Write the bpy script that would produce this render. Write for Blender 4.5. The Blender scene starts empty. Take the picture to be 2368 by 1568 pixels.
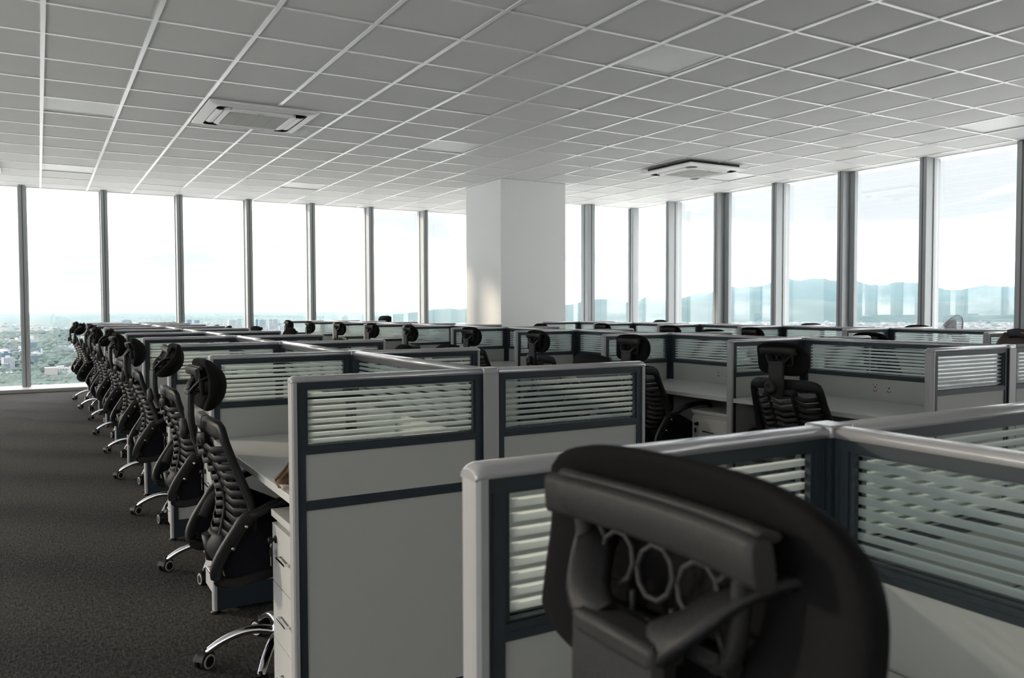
import bpy, bmesh, math, random
from mathutils import Vector, Matrix, noise
random.seed(7)
R = math.radians
PI = math.pi
sc = bpy.context.scene
col = sc.collection

# ------------------------------------------------------------------ camera, world, light, exposure
CAMH = 1.274
F_PX, YAW, PITCH, ROLL = 1891.067, 0.5244, 0.0371, 0.0032
def make_camera():
    cy, sy, cp, sp = math.cos(YAW), math.sin(YAW), math.cos(PITCH), math.sin(PITCH)
    fwd = Vector((sy*cp, cy*cp, -sp)); right = Vector((cy, -sy, 0)); down = fwd.cross(right)
    cr, sr = math.cos(ROLL), math.sin(ROLL)
    r2 = cr*right + sr*down; d2 = -sr*right + cr*down
    cam = bpy.data.cameras.new('camera'); o = bpy.data.objects.new('camera', cam); col.objects.link(o)
    m = Matrix((( r2.x, -d2.x, -fwd.x, 0), (r2.y, -d2.y, -fwd.y, 0), (r2.z, -d2.z, -fwd.z, CAMH), (0, 0, 0, 1)))
    o.matrix_world = m
    cam.sensor_fit = 'HORIZONTAL'; cam.sensor_width = 36.0; cam.lens = F_PX*36.0/2368.0
    cam.clip_start = 0.02; cam.clip_end = 90000
    cam.dof.use_dof = True; cam.dof.focus_distance = 4.2; cam.dof.aperture_fstop = 9.0
    sc.camera = o
make_camera()

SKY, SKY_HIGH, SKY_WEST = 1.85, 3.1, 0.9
def make_world():
    w = bpy.data.worlds.new('sky'); sc.world = w; w.use_nodes = True
    nt = w.node_tree; nt.nodes.clear(); N = nt.nodes.new; L = nt.links.new
    out = N('ShaderNodeOutputWorld'); bg = N('ShaderNodeBackground')
    tc = N('ShaderNodeTexCoord')
    mp = N('ShaderNodeMapping'); mp.inputs['Scale'].default_value = (1.0, 1.0, 5.0)
    no = N('ShaderNodeTexNoise'); no.inputs['Scale'].default_value = 2.6; no.inputs['Detail'].default_value = 7; no.inputs['Roughness'].default_value = 0.6
    no.inputs['Distortion'].default_value = 0.6
    L(tc.outputs['Generated'], mp.inputs['Vector']); L(mp.outputs[0], no.inputs['Vector'])
    cr = N('ShaderNodeValToRGB'); e = cr.color_ramp.elements
    e[0].position = 0.38; e[0].color = (0.235, 0.236, 0.24, 1); e[1].position = 0.60; e[1].color = (1.0, 1.0, 1.0, 1)
    L(no.outputs['Fac'], cr.inputs[0])
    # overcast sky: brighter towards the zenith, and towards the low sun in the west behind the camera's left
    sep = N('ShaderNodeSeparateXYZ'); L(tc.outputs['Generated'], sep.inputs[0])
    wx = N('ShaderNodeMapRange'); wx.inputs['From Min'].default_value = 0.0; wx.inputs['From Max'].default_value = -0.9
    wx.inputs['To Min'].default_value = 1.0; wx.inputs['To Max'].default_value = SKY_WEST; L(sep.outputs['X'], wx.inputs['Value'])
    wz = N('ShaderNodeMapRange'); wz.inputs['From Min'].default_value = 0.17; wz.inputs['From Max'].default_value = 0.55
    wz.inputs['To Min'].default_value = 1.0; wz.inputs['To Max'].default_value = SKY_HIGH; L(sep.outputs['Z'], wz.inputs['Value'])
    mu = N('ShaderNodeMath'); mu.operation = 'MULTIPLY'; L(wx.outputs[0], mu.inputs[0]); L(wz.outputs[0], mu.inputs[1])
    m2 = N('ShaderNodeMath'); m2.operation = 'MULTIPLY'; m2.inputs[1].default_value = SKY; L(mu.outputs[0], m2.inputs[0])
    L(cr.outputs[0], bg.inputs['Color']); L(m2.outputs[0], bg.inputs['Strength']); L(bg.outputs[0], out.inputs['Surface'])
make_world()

def make_sun():
    l = bpy.data.lights.new('sun', 'SUN'); l.energy = 1.5; l.angle = R(4); l.color = (1.0, 0.86, 0.66)
    o = bpy.data.objects.new('sun', l); col.objects.link(o)
    d = Vector((0.72, -0.66, -math.tan(R(14)))).normalized()      # low sun in the north west
    o.rotation_euler = d.to_track_quat('-Z', 'Y').to_euler(); o.location = (-20, 40, 20)
make_sun()
sc.view_settings.view_transform = 'Standard'; sc.view_settings.look = 'None'
sc.view_settings.exposure = 1.17; sc.view_settings.gamma = 1.0; sc.view_settings.use_curve_mapping = False
try:
    sc.cycles.transparent_max_bounces = 40
    sc.cycles.max_bounces = 10; sc.cycles.diffuse_bounces = 6; sc.cycles.volume_bounces = 1
    sc.cycles.caustics_reflective = False; sc.cycles.caustics_refractive = False
except Exception: pass

# ------------------------------------------------------------------ materials
M = {}
def principled(name, color, rough=0.5, metal=0.0, bump=None, var=None, spec=0.5, coat=0.0):
    m = bpy.data.materials.new(name); m.use_nodes = True; nt = m.node_tree; N = nt.nodes.new; L = nt.links.new
    b = nt.nodes['Principled BSDF']
    b.inputs['Base Color'].default_value = (*color, 1); b.inputs['Roughness'].default_value = rough
    b.inputs['Metallic'].default_value = metal; b.inputs['Specular IOR Level'].default_value = spec
    b.inputs['Coat Weight'].default_value = coat
    tc = N('ShaderNodeTexCoord')
    if var:                                           # var = (scale, amount)
        no = N('ShaderNodeTexNoise'); no.inputs['Scale'].default_value = var[0]; no.inputs['Detail'].default_value = 4
        L(tc.outputs['Object'], no.inputs['Vector'])
        mr = N('ShaderNodeMapRange'); mr.inputs['To Min'].default_value = 1-var[1]; mr.inputs['To Max'].default_value = 1+var[1]
        L(no.outputs['Fac'], mr.inputs['Value'])
        mx = N('ShaderNodeVectorMath'); mx.operation = 'SCALE'; mx.inputs[0].default_value = color
        L(mr.outputs[0], mx.inputs['Scale']); L(mx.outputs[0], b.inputs['Base Color'])
    if bump:                                          # bump = (scale, strength)
        nb = N('ShaderNodeTexNoise'); nb.inputs['Scale'].default_value = bump[0]; nb.inputs['Detail'].default_value = 3
        L(tc.outputs['Object'], nb.inputs['Vector'])
        bu = N('ShaderNodeBump'); bu.inputs['Strength'].default_value = bump[1]; bu.inputs['Distance'].default_value = 0.002
        L(nb.outputs['Fac'], bu.inputs['Height']); L(bu.outputs[0], b.inputs['Normal'])
    M[name] = m; return m
principled('cap_metal', (0.46, 0.46, 0.475), 0.17, 0.35, var=(3, .03))
principled('post_metal', (0.36, 0.36, 0.365), 0.42, 0.1, var=(3, .03))
principled('slate_frame', (0.014, 0.024, 0.033), 0.5, 0.0, var=(6, .06))
principled('panel_board', (0.41, 0.42, 0.40), 0.6, var=(2, .02), bump=(300, .05))
principled('desk_laminate', (0.56, 0.565, 0.55), 0.32, var=(2, .02))
principled('pedestal_paint', (0.46, 0.46, 0.44), 0.5, var=(2, .02))
principled('black_plastic', (0.007, 0.0072, 0.008), 0.5, bump=(260, .25), spec=.3)
principled('grey_plastic', (0.027, 0.0265, 0.026), 0.55, bump=(260, .25), spec=.3)
principled('black_foam', (0.0115, 0.011, 0.0112), 0.95, bump=(500, .3), spec=.08)
principled('seat_fabric', (0.006, 0.006, 0.009), 0.95, bump=(600, .5), spec=.2)
principled('chrome', (0.75, 0.75, 0.77), 0.12, 1.0, var=(4, .03))
principled('caster_rim', (0.42, 0.40, 0.36), 0.5, var=(10, .05))
principled('ceiling_tile', (0.87, 0.87, 0.86), 0.9, var=(1.2, .012), bump=(400, .06))
principled('ceiling_bar', (0.93, 0.94, 0.94), 0.30, 0.15, var=(2, .03))
principled('diffuser', (0.93, 0.94, 0.93), 0.45, var=(2, .02))
principled('ac_plastic', (0.90, 0.90, 0.89), 0.4, var=(2, .02))
principled('ac_grille', (0.50, 0.51, 0.49), 0.55, var=(40, .05))
principled('ac_dark', (0.02, 0.02, 0.022), 0.6, var=(5, .1))
principled('wall_paint', (0.90, 0.905, 0.90), 0.75, var=(1.5, .02), bump=(60, .06))
principled('window_metal', (0.35, 0.37, 0.38), 0.42, 0.1, var=(2, .04))
principled('window_gasket', (0.10, 0.095, 0.09), 0.5, var=(2, .04))
principled('sill_metal', (0.32, 0.31, 0.29), 0.4, 0.1, var=(2, .03))
principled('socket_plate', (0.41, 0.42, 0.40), 0.4, var=(2, .02))
principled('fan_wire', (0.30, 0.27, 0.30), 0.35, 0.3, var=(5, .05))
principled('fan_plastic', (0.62, 0.64, 0.66), 0.4, var=(5, .03))
principled('bag_leather', (0.036, 0.021, 0.015), 0.55, var=(12, .25), bump=(60, .4))
principled('bag_strap', (0.012, 0.013, 0.022), 0.6, var=(12, .15))
principled('bag_trim', (0.17, 0.13, 0.05), 0.6, var=(12, .15))
principled('kraft_paper', (0.085, 0.050, 0.024), 0.85, var=(30, .2), bump=(80, .4))
principled('paper_lining', (0.45, 0.36, 0.32), 0.85, var=(20, .1))
principled('key_metal', (0.55, 0.50, 0.38), 0.3, 0.9, var=(20, .05))
principled('tree_leaf', (0.034, 0.051, 0.044), 0.9, var=(.02, .5))
principled('tower_wall', (0.09, 0.125, 0.15), 0.6, var=(.05, .1))
principled('tower_glass', (0.035, 0.07, 0.10), 0.3, var=(.05, .2))
principled('tower_white', (0.24, 0.25, 0.26), 0.6, var=(.05, .05))

def led_mat():
    m = bpy.data.materials.new('red_led'); m.use_nodes = True; nt = m.node_tree; b = nt.nodes['Principled BSDF']
    no = nt.nodes.new('ShaderNodeTexNoise'); no.inputs['Scale'].default_value = 50
    mr = nt.nodes.new('ShaderNodeMapRange'); mr.inputs['To Min'].default_value = 1.2; mr.inputs['To Max'].default_value = 1.8
    nt.links.new(no.outputs['Fac'], mr.inputs['Value']); nt.links.new(mr.outputs[0], b.inputs['Emission Strength'])
    b.inputs['Base Color'].default_value = (.3, 0, 0, 1); b.inputs['Emission Color'].default_value = (1, .05, .03, 1)
    M['red_led'] = m
led_mat()

def carpet_mat():
    m = bpy.data.materials.new('carpet'); m.use_nodes = True; nt = m.node_tree; N = nt.nodes.new; L = nt.links.new
    b = nt.nodes['Principled BSDF']; b.inputs['Roughness'].default_value = 0.95; b.inputs['Specular IOR Level'].default_value = .15
    tc = N('ShaderNodeTexCoord')
    n1 = N('ShaderNodeTexNoise'); n1.inputs['Scale'].default_value = 260; n1.inputs['Detail'].default_value = 3
    n2 = N('ShaderNodeTexNoise'); n2.inputs['Scale'].default_value = 60; n2.inputs['Detail'].default_value = 5
    mp = N('ShaderNodeMapping'); mp.inputs['Scale'].default_value = (1, .25, 1); L(tc.outputs['Object'], mp.inputs['Vector'])
    n3 = N('ShaderNodeTexNoise'); n3.inputs['Scale'].default_value = 110; n3.inputs['Detail'].default_value = 2
    L(mp.outputs[0], n3.inputs['Vector'])
    L(tc.outputs['Object'], n1.inputs['Vector']); L(tc.outputs['Object'], n2.inputs['Vector'])
    a = N('ShaderNodeMath'); a.operation = 'ADD'; L(n1.outputs['Fac'], a.inputs[0]); L(n2.outputs['Fac'], a.inputs[1])
    a2 = N('ShaderNodeMath'); a2.operation = 'ADD'; L(a.outputs[0], a2.inputs[0]); L(n3.outputs['Fac'], a2.inputs[1])
    cr = N('ShaderNodeValToRGB'); e = cr.color_ramp.elements
    mr = N('ShaderNodeMapRange'); mr.inputs['From Min'].default_value = 1.1; mr.inputs['From Max'].default_value = 1.95
    L(a2.outputs[0], mr.inputs['Value']); L(mr.outputs[0], cr.inputs[0])
    e[0].position = 0.1; e[0].color = (0.011, 0.0105, 0.010, 1); e[1].position = 0.95; e[1].color = (0.080, 0.076, 0.072, 1)
    L(cr.outputs[0], b.inputs['Base Color'])
    bu = N('ShaderNodeBump'); bu.inputs['Strength'].default_value = .6; bu.inputs['Distance'].default_value = .004
    L(a2.outputs[0], bu.inputs['Height']); L(bu.outputs[0], b.inputs['Normal'])
    M['carpet'] = m
carpet_mat()

def clear_glass(name, tint, refl):
    m = bpy.data.materials.new(name); m.use_nodes = True; nt = m.node_tree; nt.nodes.clear(); N = nt.nodes.new; L = nt.links.new
    out = N('ShaderNodeOutputMaterial'); t = N('ShaderNodeBsdfTransparent'); g = N('ShaderNodeBsdfGlossy'); mix = N('ShaderNodeMixShader')
    no = N('ShaderNodeTexNoise'); no.inputs['Scale'].default_value = .7
    tc = N('ShaderNodeTexCoord'); L(tc.outputs['Object'], no.inputs['Vector'])
    mr = N('ShaderNodeMapRange'); mr.inputs['To Min'].default_value = .97; mr.inputs['To Max'].default_value = 1.0; L(no.outputs['Fac'], mr.inputs['Value'])
    sc_ = N('ShaderNodeVectorMath'); sc_.operation = 'SCALE'; sc_.inputs[0].default_value = tint; L(mr.outputs[0], sc_.inputs['Scale'])
    L(sc_.outputs[0], t.inputs['Color'])
    lw = N('ShaderNodeLayerWeight'); lw.inputs['Blend'].default_value = .5
    pw = N('ShaderNodeMath'); pw.operation = 'POWER'; pw.inputs[1].default_value = 5; L(lw.outputs['Facing'], pw.inputs[0])
    ma = N('ShaderNodeMath'); ma.operation = 'MULTIPLY_ADD'; ma.inputs[1].default_value = .95; ma.inputs[2].default_value = .04*refl; ma.use_clamp = True
    L(pw.outputs[0], ma.inputs[0]); L(ma.outputs[0], mix.inputs[0])
    g.inputs['Roughness'].default_value = 0.01; g.inputs['Color'].default_value = (1, 1, 1, 1)
    L(t.outputs[0], mix.inputs[1]); L(g.outputs[0], mix.inputs[2]); L(mix.outputs[0], out.inputs['Surface'])
    M[name] = m; return m
clear_glass('window_glass', (0.985, 0.99, 0.99), 2.6)

def striped_glass():                                  # clear pane with frosted bands, pitch 20.5 mm
    m = clear_glass('screen_glass', (0.90, 0.94, 0.92), 1.5); nt = m.node_tree; N = nt.nodes.new; L = nt.links.new
    out = [n for n in nt.nodes if n.type == 'OUTPUT_MATERIAL'][0]; clear = [n for n in nt.nodes if n.type == 'MIX_SHADER'][0]
    tc = N('ShaderNodeTexCoord'); sp = N('ShaderNodeSeparateXYZ'); L(tc.outputs['Object'], sp.inputs[0])
    a = N('ShaderNodeMath'); a.operation = 'SUBTRACT'; a.inputs[1].default_value = 0.8845; L(sp.outputs['Z'], a.inputs[0])
    d = N('ShaderNodeMath'); d.operation = 'DIVIDE'; d.inputs[1].default_value = 0.0188; L(a.outputs[0], d.inputs[0])
    fr = N('ShaderNodeMath'); fr.operation = 'FRACT'; L(d.outputs[0], fr.inputs[0])
    lt = N('ShaderNodeMath'); lt.operation = 'GREATER_THAN'; lt.inputs[1].default_value = 0.42; L(fr.outputs[0], lt.inputs[0])
    df = N('ShaderNodeBsdfDiffuse'); df.inputs['Color'].default_value = (0.26, 0.31, 0.30, 1)
    tl = N('ShaderNodeBsdfTranslucent'); tl.inputs['Color'].default_value = (0.88, 0.94, 0.94, 1)
    gl = N('ShaderNodeBsdfGlossy'); gl.inputs['Roughness'].default_value = .25
    m1 = N('ShaderNodeMixShader'); m1.inputs[0].default_value = .74; L(df.outputs[0], m1.inputs[1]); L(tl.outputs[0], m1.inputs[2])
    m2 = N('ShaderNodeMixShader'); m2.inputs[0].default_value = .06; L(m1.outputs[0], m2.inputs[1]); L(gl.outputs[0], m2.inputs[2])
    m3 = N('ShaderNodeMixShader'); L(lt.outputs[0], m3.inputs[0]); L(clear.outputs[0], m3.inputs[1]); L(m2.outputs[0], m3.inputs[2])
    L(m3.outputs[0], out.inputs['Surface'])
striped_glass()

def mesh_fabric():                                    # open black weave of the chair backs
    m = bpy.data.materials.new('mesh_fabric'); m.use_nodes = True; nt = m.node_tree; N = nt.nodes.new; L = nt.links.new
    b = nt.nodes['Principled BSDF']; b.inputs['Base Color'].default_value = (.006, .006, .008, 1); b.inputs['Roughness'].default_value = .8
    out = [n for n in nt.nodes if n.type == 'OUTPUT_MATERIAL'][0]
    tc = N('ShaderNodeTexCoord'); mp = N('ShaderNodeMapping'); mp.inputs['Rotation'].default_value = (R(45), 0, 0)
    L(tc.outputs['Object'], mp.inputs['Vector']); sp = N('ShaderNodeSeparateXYZ'); L(mp.outputs[0], sp.inputs[0])
    r = []
    for ax in 'YZ':
        d = N('ShaderNodeMath'); d.operation = 'DIVIDE'; d.inputs[1].default_value = .0028; L(sp.outputs[ax], d.inputs[0])
        f = N('ShaderNodeMath'); f.operation = 'FRACT'; L(d.outputs[0], f.inputs[0])
        g = N('ShaderNodeMath'); g.operation = 'GREATER_THAN'; g.inputs[1].default_value = .33; L(f.outputs[0], g.inputs[0]); r.append(g)
    mu = N('ShaderNodeMath'); mu.operation = 'MULTIPLY'; L(r[0].outputs[0], mu.inputs[0]); L(r[1].outputs[0], mu.inputs[1])
    tr = N('ShaderNodeBsdfTransparent'); mx = N('ShaderNodeMixShader')
    L(mu.outputs[0], mx.inputs[0]); L(b.outputs[0], mx.inputs[1]); L(tr.outputs[0], mx.inputs[2]); L(mx.outputs[0], out.inputs['Surface'])
    M['mesh_fabric'] = m
mesh_fabric()

def ramp_mat(name, scale, stops, rough=.9, scale2=None, coord='Object'):
    m = bpy.data.materials.new(name); m.use_nodes = True; nt = m.node_tree; N = nt.nodes.new; L = nt.links.new
    b = nt.nodes['Principled BSDF']; b.inputs['Roughness'].default_value = rough; b.inputs['Specular IOR Level'].default_value = .2
    tc = N('ShaderNodeTexCoord'); no = N('ShaderNodeTexNoise'); no.inputs['Scale'].default_value = scale; no.inputs['Detail'].default_value = 8
    no.inputs['Roughness'].default_value = .65
    L(tc.outputs[coord], no.inputs['Vector']); cr = N('ShaderNodeValToRGB'); L(no.outputs['Fac'], cr.inputs[0])
    e = cr.color_ramp.elements
    while len(e) < len(stops): e.new(.5)
    for k, (p, c) in enumerate(stops): e[k].position = p; e[k].color = (*c, 1)
    L(cr.outputs[0], b.inputs['Base Color']); M[name] = m
ramp_mat('city_ground', 0.004, [(.35, (.030, .052, .046)), (.5, (.045, .065, .060)), (.62, (.085, .095, .10)), (.75, (.13, .135, .14))])
ramp_mat('hill_cover', 0.0016, [(.3, (.015, .033, .035)), (.55, (.025, .045, .045)), (.72, (.055, .070, .065))])
ramp_mat('bounce_ground', 0.02, [(.3, (.30, .30, .29)), (.6, (.45, .45, .44))])  # pale colour of the added reflector ring around the tower foot
def house_mat():
    m = bpy.data.materials.new('house_walls'); m.use_nodes = True; nt = m.node_tree; N = nt.nodes.new; L = nt.links.new
    b = nt.nodes['Principled BSDF']; b.inputs['Roughness'].default_value = .8
    geo = N('ShaderNodeNewGeometry'); cr = N('ShaderNodeValToRGB'); cr.color_ramp.interpolation = 'CONSTANT'
    L(geo.outputs['Random Per Island'], cr.inputs[0]); e = cr.color_ramp.elements
    st = [(0, (.22, .225, .23)), (.3, (.14, .16, .18)), (.5, (.08, .10, .12)), (.62, (.20, .19, .18)), (.78, (.13, .085, .078)), (.83, (.32, .33, .34)), (.93, (.07, .11, .14))]
    while len(e) < len(st): e.new(.5)
    for k, (p, c) in enumerate(st): e[k].position = p; e[k].color = (*c, 1)
    L(cr.outputs[0], b.inputs['Base Color']); M['house_walls'] = m
house_mat()

# ------------------------------------------------------------------ mesh helpers
class MB:
    def __init__(s): s.bm = bmesh.new(); s.mats = []
    def mi(s, mat):
        if mat is None: return 0
        if mat not in s.mats: s.mats.append(mat)
        return s.mats.index(mat)
    def box(s, x0, x1, y0, y1, z0, z1, mat=None, bev=0.0, seg=1):
        k = s.mi(mat); v = [s.bm.verts.new((x, y, z)) for x in (x0, x1) for y in (y0, y1) for z in (z0, z1)]
        fs = [s.bm.faces.new([v[i] for i in q]) for q in ((0, 1, 3, 2), (4, 6, 7, 5), (0, 4, 5, 1), (2, 3, 7, 6), (0, 2, 6, 4), (1, 5, 7, 3))]
        for f in fs: f.material_index = k
        if bev:
            es = list({e for f in fs for e in f.edges})
            r = bmesh.ops.bevel(s.bm, geom=es, offset=bev, segments=seg, affect='EDGES', profile=.5)
            for f in r['faces']: f.material_index = k; f.smooth = seg > 1
        return v
    def quadgrid(s, P, mat=None, closed_u=False, closed_v=False, smooth=True):
        k = s.mi(mat); V = [[s.bm.verts.new(p) for p in row] for row in P]
        nu, nv = len(V), len(V[0])
        for i in range(nu if closed_u else nu-1):
            for j in range(nv if closed_v else nv-1):
                try:
                    f = s.bm.faces.new((V[i][j], V[(i+1) % nu][j], V[(i+1) % nu][(j+1) % nv], V[i][(j+1) % nv])); f.material_index = k; f.smooth = smooth
                except ValueError: pass
        return V
    def tube(s, pts, r, mat=None, n=10, ry=None, caps=True, up=None, power=2.0):
        """sweep an ellipse (r across, ry along the up vector) along pts; r may be a list"""
        k = s.mi(mat); pts = [Vector(p) for p in pts]; m = len(pts)
        rs = r if isinstance(r, (list, tuple)) else [r]*m
        rys = ry if isinstance(ry, (list, tuple)) else ([ry]*m if ry else rs)
        rings = []; prev = None
        for i, p in enumerate(pts):
            t = (pts[min(i+1, m-1)] - pts[max(i-1, 0)]).normalized()
            u = Vector(up) if up else (prev if prev else (Vector((0, 0, 1)) if abs(t.z) < .9 else Vector((1, 0, 0))))
            sd = t.cross(u)
            if sd.length < 1e-5: sd = t.cross(Vector((0, 1, 0)))
            sd.normalize(); u2 = sd.cross(t).normalized(); prev = u2
            ring = []
            for a in range(n):
                th = 2*PI*a/n; c, q = math.cos(th), math.sin(th)
                c = math.copysign(abs(c)**(2/power), c); q = math.copysign(abs(q)**(2/power), q)
                ring.append(s.bm.verts.new(p + sd*rs[i]*c + u2*rys[i]*q))
            rings.append(ring)
        for i in range(m-1):
            for a in range(n):
                f = s.bm.faces.new((rings[i][a], rings[i+1][a], rings[i+1][(a+1) % n], rings[i][(a+1) % n])); f.material_index = k; f.smooth = True
        if caps:
            for ring in (rings[0][::-1], rings[-1]):
                f = s.bm.faces.new(ring); f.material_index = k
    def lathe(s, prof, axis='z', c=(0, 0, 0), mat=None, n=24, smooth=True):
        k = s.mi(mat); c = Vector(c); rings = []
        for (rr, h) in prof:
            ring = []
            for a in range(n):
                th = 2*PI*a/n; x, y = rr*math.cos(th), rr*math.sin(th)
                ring.append(s.bm.verts.new(c + (Vector((x, y, h)) if axis == 'z' else Vector((x, h, y)) if axis == 'y' else Vector((h, x, y)))))
            rings.append(ring)
        for i in range(len(rings)-1):
            for a in range(n):
                f = s.bm.faces.new((rings[i][a], rings[i][(a+1) % n], rings[i+1][(a+1) % n], rings[i+1][a])); f.material_index = k; f.smooth = smooth
        for ring in (rings[0], rings[-1]):
            if prof[rings.index(ring)][0] > 1e-6:
                f = s.bm.faces.new(ring); f.material_index = k
    def mesh(s, name, mats=None):
        bmesh.ops.recalc_face_normals(s.bm, faces=s.bm.faces)
        me = bpy.data.meshes.new(name); s.bm.to_mesh(me); s.bm.free()
        for mm in (mats or s.mats): me.materials.append(M[mm])
        return me
    def build(s, name, parent=None, mats=None):
        o = bpy.data.objects.new(name, s.mesh(name, mats)); col.objects.link(o)
        if parent: o.parent = parent
        return o

def tag(o, label=None, cat=None, group=None, kind=None):
    if label: o['label'] = label
    if cat: o['category'] = cat
    if group: o['group'] = group
    if kind: o['kind'] = kind
    return o
def empty(name, loc=(0, 0, 0), rz=0):
    o = bpy.data.objects.new(name, None); col.objects.link(o); o.location = loc; o.rotation_euler = (0, 0, rz)
    o.empty_display_size = .1; return o
KIDS = {}
def kids(o): return [c for c in KIDS.get(o.name, [])]
def register():
    KIDS.clear()
    for o in bpy.data.objects:
        if o.parent: KIDS.setdefault(o.parent.name, []).append(o)
def copy_tree(o, parent=None, tree=None):
    tree = tree or snapshot(o)
    c = tree[0].copy(); col.objects.link(c); c.parent = parent
    for ch in tree[1]: copy_tree(None, c, ch)
    return c
def snapshot(o): return (o, [snapshot(c) for c in kids(o)])
def structure(o): o['kind'] = 'structure'; return o
def ordinal(k): return ['first', 'second', 'third', 'fourth', 'fifth', 'sixth', 'seventh', 'eighth', 'ninth', 'tenth', 'eleventh', 'twelfth'][k]

# ------------------------------------------------------------------ the room shell
CH = 3.235                       # ceiling height
GX, GY, GS = 0.0673, 6.0644, 0.66
WX, EX, SY, NY, JX, JY = -4.6, 10.22, -7.0, 15.2, 8.1, 12.78    # west, east, south, north walls; the notch of the north-east corner

b = MB()
b.box(WX-.3, JX+.1, SY-.3, NY+.3, -.3, 0, 'carpet'); b.box(JX+.1, EX+.3, SY-.3, JY+.3, -.3, 0, 'carpet')
structure(b.build('floor'))

LIGHTS = [(0, 4), (0, 10), (6, 4), (5, 10), (6, -2), (13, 4), (13, -2), (0, -2)]
b = MB()                         # ceiling tiles: each cell its own board, resting on the grid; light cells are left open
ys0 = -20
for j in range(-8, 16):
    for i in range(-20, 14):
        if (j, i) in LIGHTS: continue
        x0, x1 = max(GX+j*GS, WX), min(GX+(j+1)*GS, EX); y0, y1 = max(GY+i*GS, SY), GY+(i+1)*GS
        ny = NY if x0 < JX else JY
        y1 = min(y1, ny)
        if x1-x0 < .02 or y1-y0 < .02: continue
        dz = random.choice([0, 0, 0, .001, .002]) if i > -5 else .002
        if (j, i) in ((7, -4), (8, -3), (8, -4), (9, -3)): dz = .004
        b.box(x0+.004, x1-.004, y0+.004, y1-.004, CH+dz, CH+dz+.015, 'ceiling_tile')
b.box(WX-.3, EX+.3, SY-.3, NY+.3, CH+.25, CH+.5, 'ceiling_tile')
b.box(WX-.3, JX+.1, NY, NY+.3, CH, CH+.3, 'ceiling_tile'); b.box(JX+.1, EX+.3, JY, JY+.3, CH, CH+.3, 'ceiling_tile')
b.box(EX, EX+.3, SY, JY, CH, CH+.3, 'ceiling_tile'); b.box(WX-.3, WX, SY-.3, NY, CH, CH+.3, 'ceiling_tile')
structure(b.build('ceiling'))
b = MB()
for j in range(-8, 16):
    x = GX+j*GS
    if x < WX or x > EX: continue
    b.box(x-.015, x+.015, SY, NY if x < JX else JY, CH-.007, CH+.0005, 'ceiling_bar')
for i in range(-20, 14):
    y = GY+i*GS
    if y < SY or y > NY: continue
    b.box(WX, EX if y < JY else JX, y-.013, y+.013, CH-.0055, CH+.0005, 'ceiling_bar')
for (x0, x1, y0, y1) in ((WX, WX+.03, SY, NY), (EX-.03, EX, SY, JY), (WX, JX, NY-.03, NY), (JX, EX, JY-.03, JY)):
    b.box(x0, x1, y0, y1, CH-.012, CH+.001, 'ceiling_bar')
structure(b.build('trim_1'))

structure((lambda q: (q.box(WX-.3, EX+.3, SY-.3, SY, 0, CH+.2, 'wall_paint'), q.build('wall_south'))[1])(MB()))
structure((lambda q: (q.box(JX, JX+.15, JY, NY+.2, -.2, CH+.2, 'wall_paint'), q.build('wall_northeast'))[1])(MB()))

WN = [0]; TN = [1]
def pane(x0, x1, y0, y1, z0, z1):
    WN[0] += 1; q = MB(); q.box(x0, x1, y0, y1, z0, z1, 'window_glass'); structure(q.build('window_%d' % WN[0]))
def mullion(cx, cy, w, d, axis):
    """axis 'x': wall runs along x, profile sticks into the room along -y; 'y': wall along y, into the room along -x; 'w': into +x"""
    TN[0] += 1; q = MB(); z0, z1 = .05, CH
    if axis == 'x':
        q.box(cx-w/2, cx+w/2, cy-d, cy+.03, z0, z1, 'window_metal', .004)
        q.box(cx-w*.07, cx+w*.07, cy-d-.002, cy-d+.01, z0, z1, 'window_gasket')
        q.box(cx-w/2-.012, cx+w/2+.012, cy-.02, cy+.045, z0, z1, 'window_metal')
        q.box(cx-.03, cx+.03, cy+.04, cy+.16, -.2, z1, 'window_metal')
    else:
        s = -1 if axis == 'y' else 1
        a, e = sorted((cx+s*d, cx-s*.03))
        q.box(a, e, cy-w/2, cy+w/2, z0, z1, 'window_metal', .004)
        a2, e2 = sorted((cx+s*(d+.002), cx+s*(d-.01)))
        q.box(a2, e2, cy-w*.07, cy+w*.07, z0, z1, 'window_gasket')
        a3, e3 = sorted((cx+s*.02, cx-s*.045)); q.box(a3, e3, cy-w/2-.012, cy+w/2+.012, z0, z1, 'window_metal')
        a4, e4 = sorted((cx-s*.04, cx-s*.16)); q.box(a4, e4, cy-.03, cy+.03, -.2, z1, 'window_metal')
    structure(q.build('trim_%d' % TN[0]))
# north facade
nm = [-4.6, -3.67, -2.52, -1.36, -.191, .965, 2.126, 3.284, 4.423, 5.565, 6.704, 7.85]
for x in nm: mullion(x, 15.2, .10, .20, 'x')
for a, e in zip(nm[:-1], nm[1:]): pane(a+.06, e-.06, 15.225, 15.237, .05, CH)
# north-east notch and corner post
cm = [8.1, 9.06]
mullion(8.15, 12.78, .10, .10, 'x'); mullion(9.05, 12.78, .16, .14, 'x')
pane(8.2, 9.0, 12.805, 12.817, .05, CH); pane(9.12, 10.1, 12.805, 12.817, .05, CH)
TN[0] += 1; q = MB(); q.box(10.08, 10.24, 12.70, 12.86, 0, CH, 'window_metal', .01); q.box(10.07, 10.085, 12.775, 12.79, 0, CH, 'window_gasket'); structure(q.build('trim_%d' % TN[0]))
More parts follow.
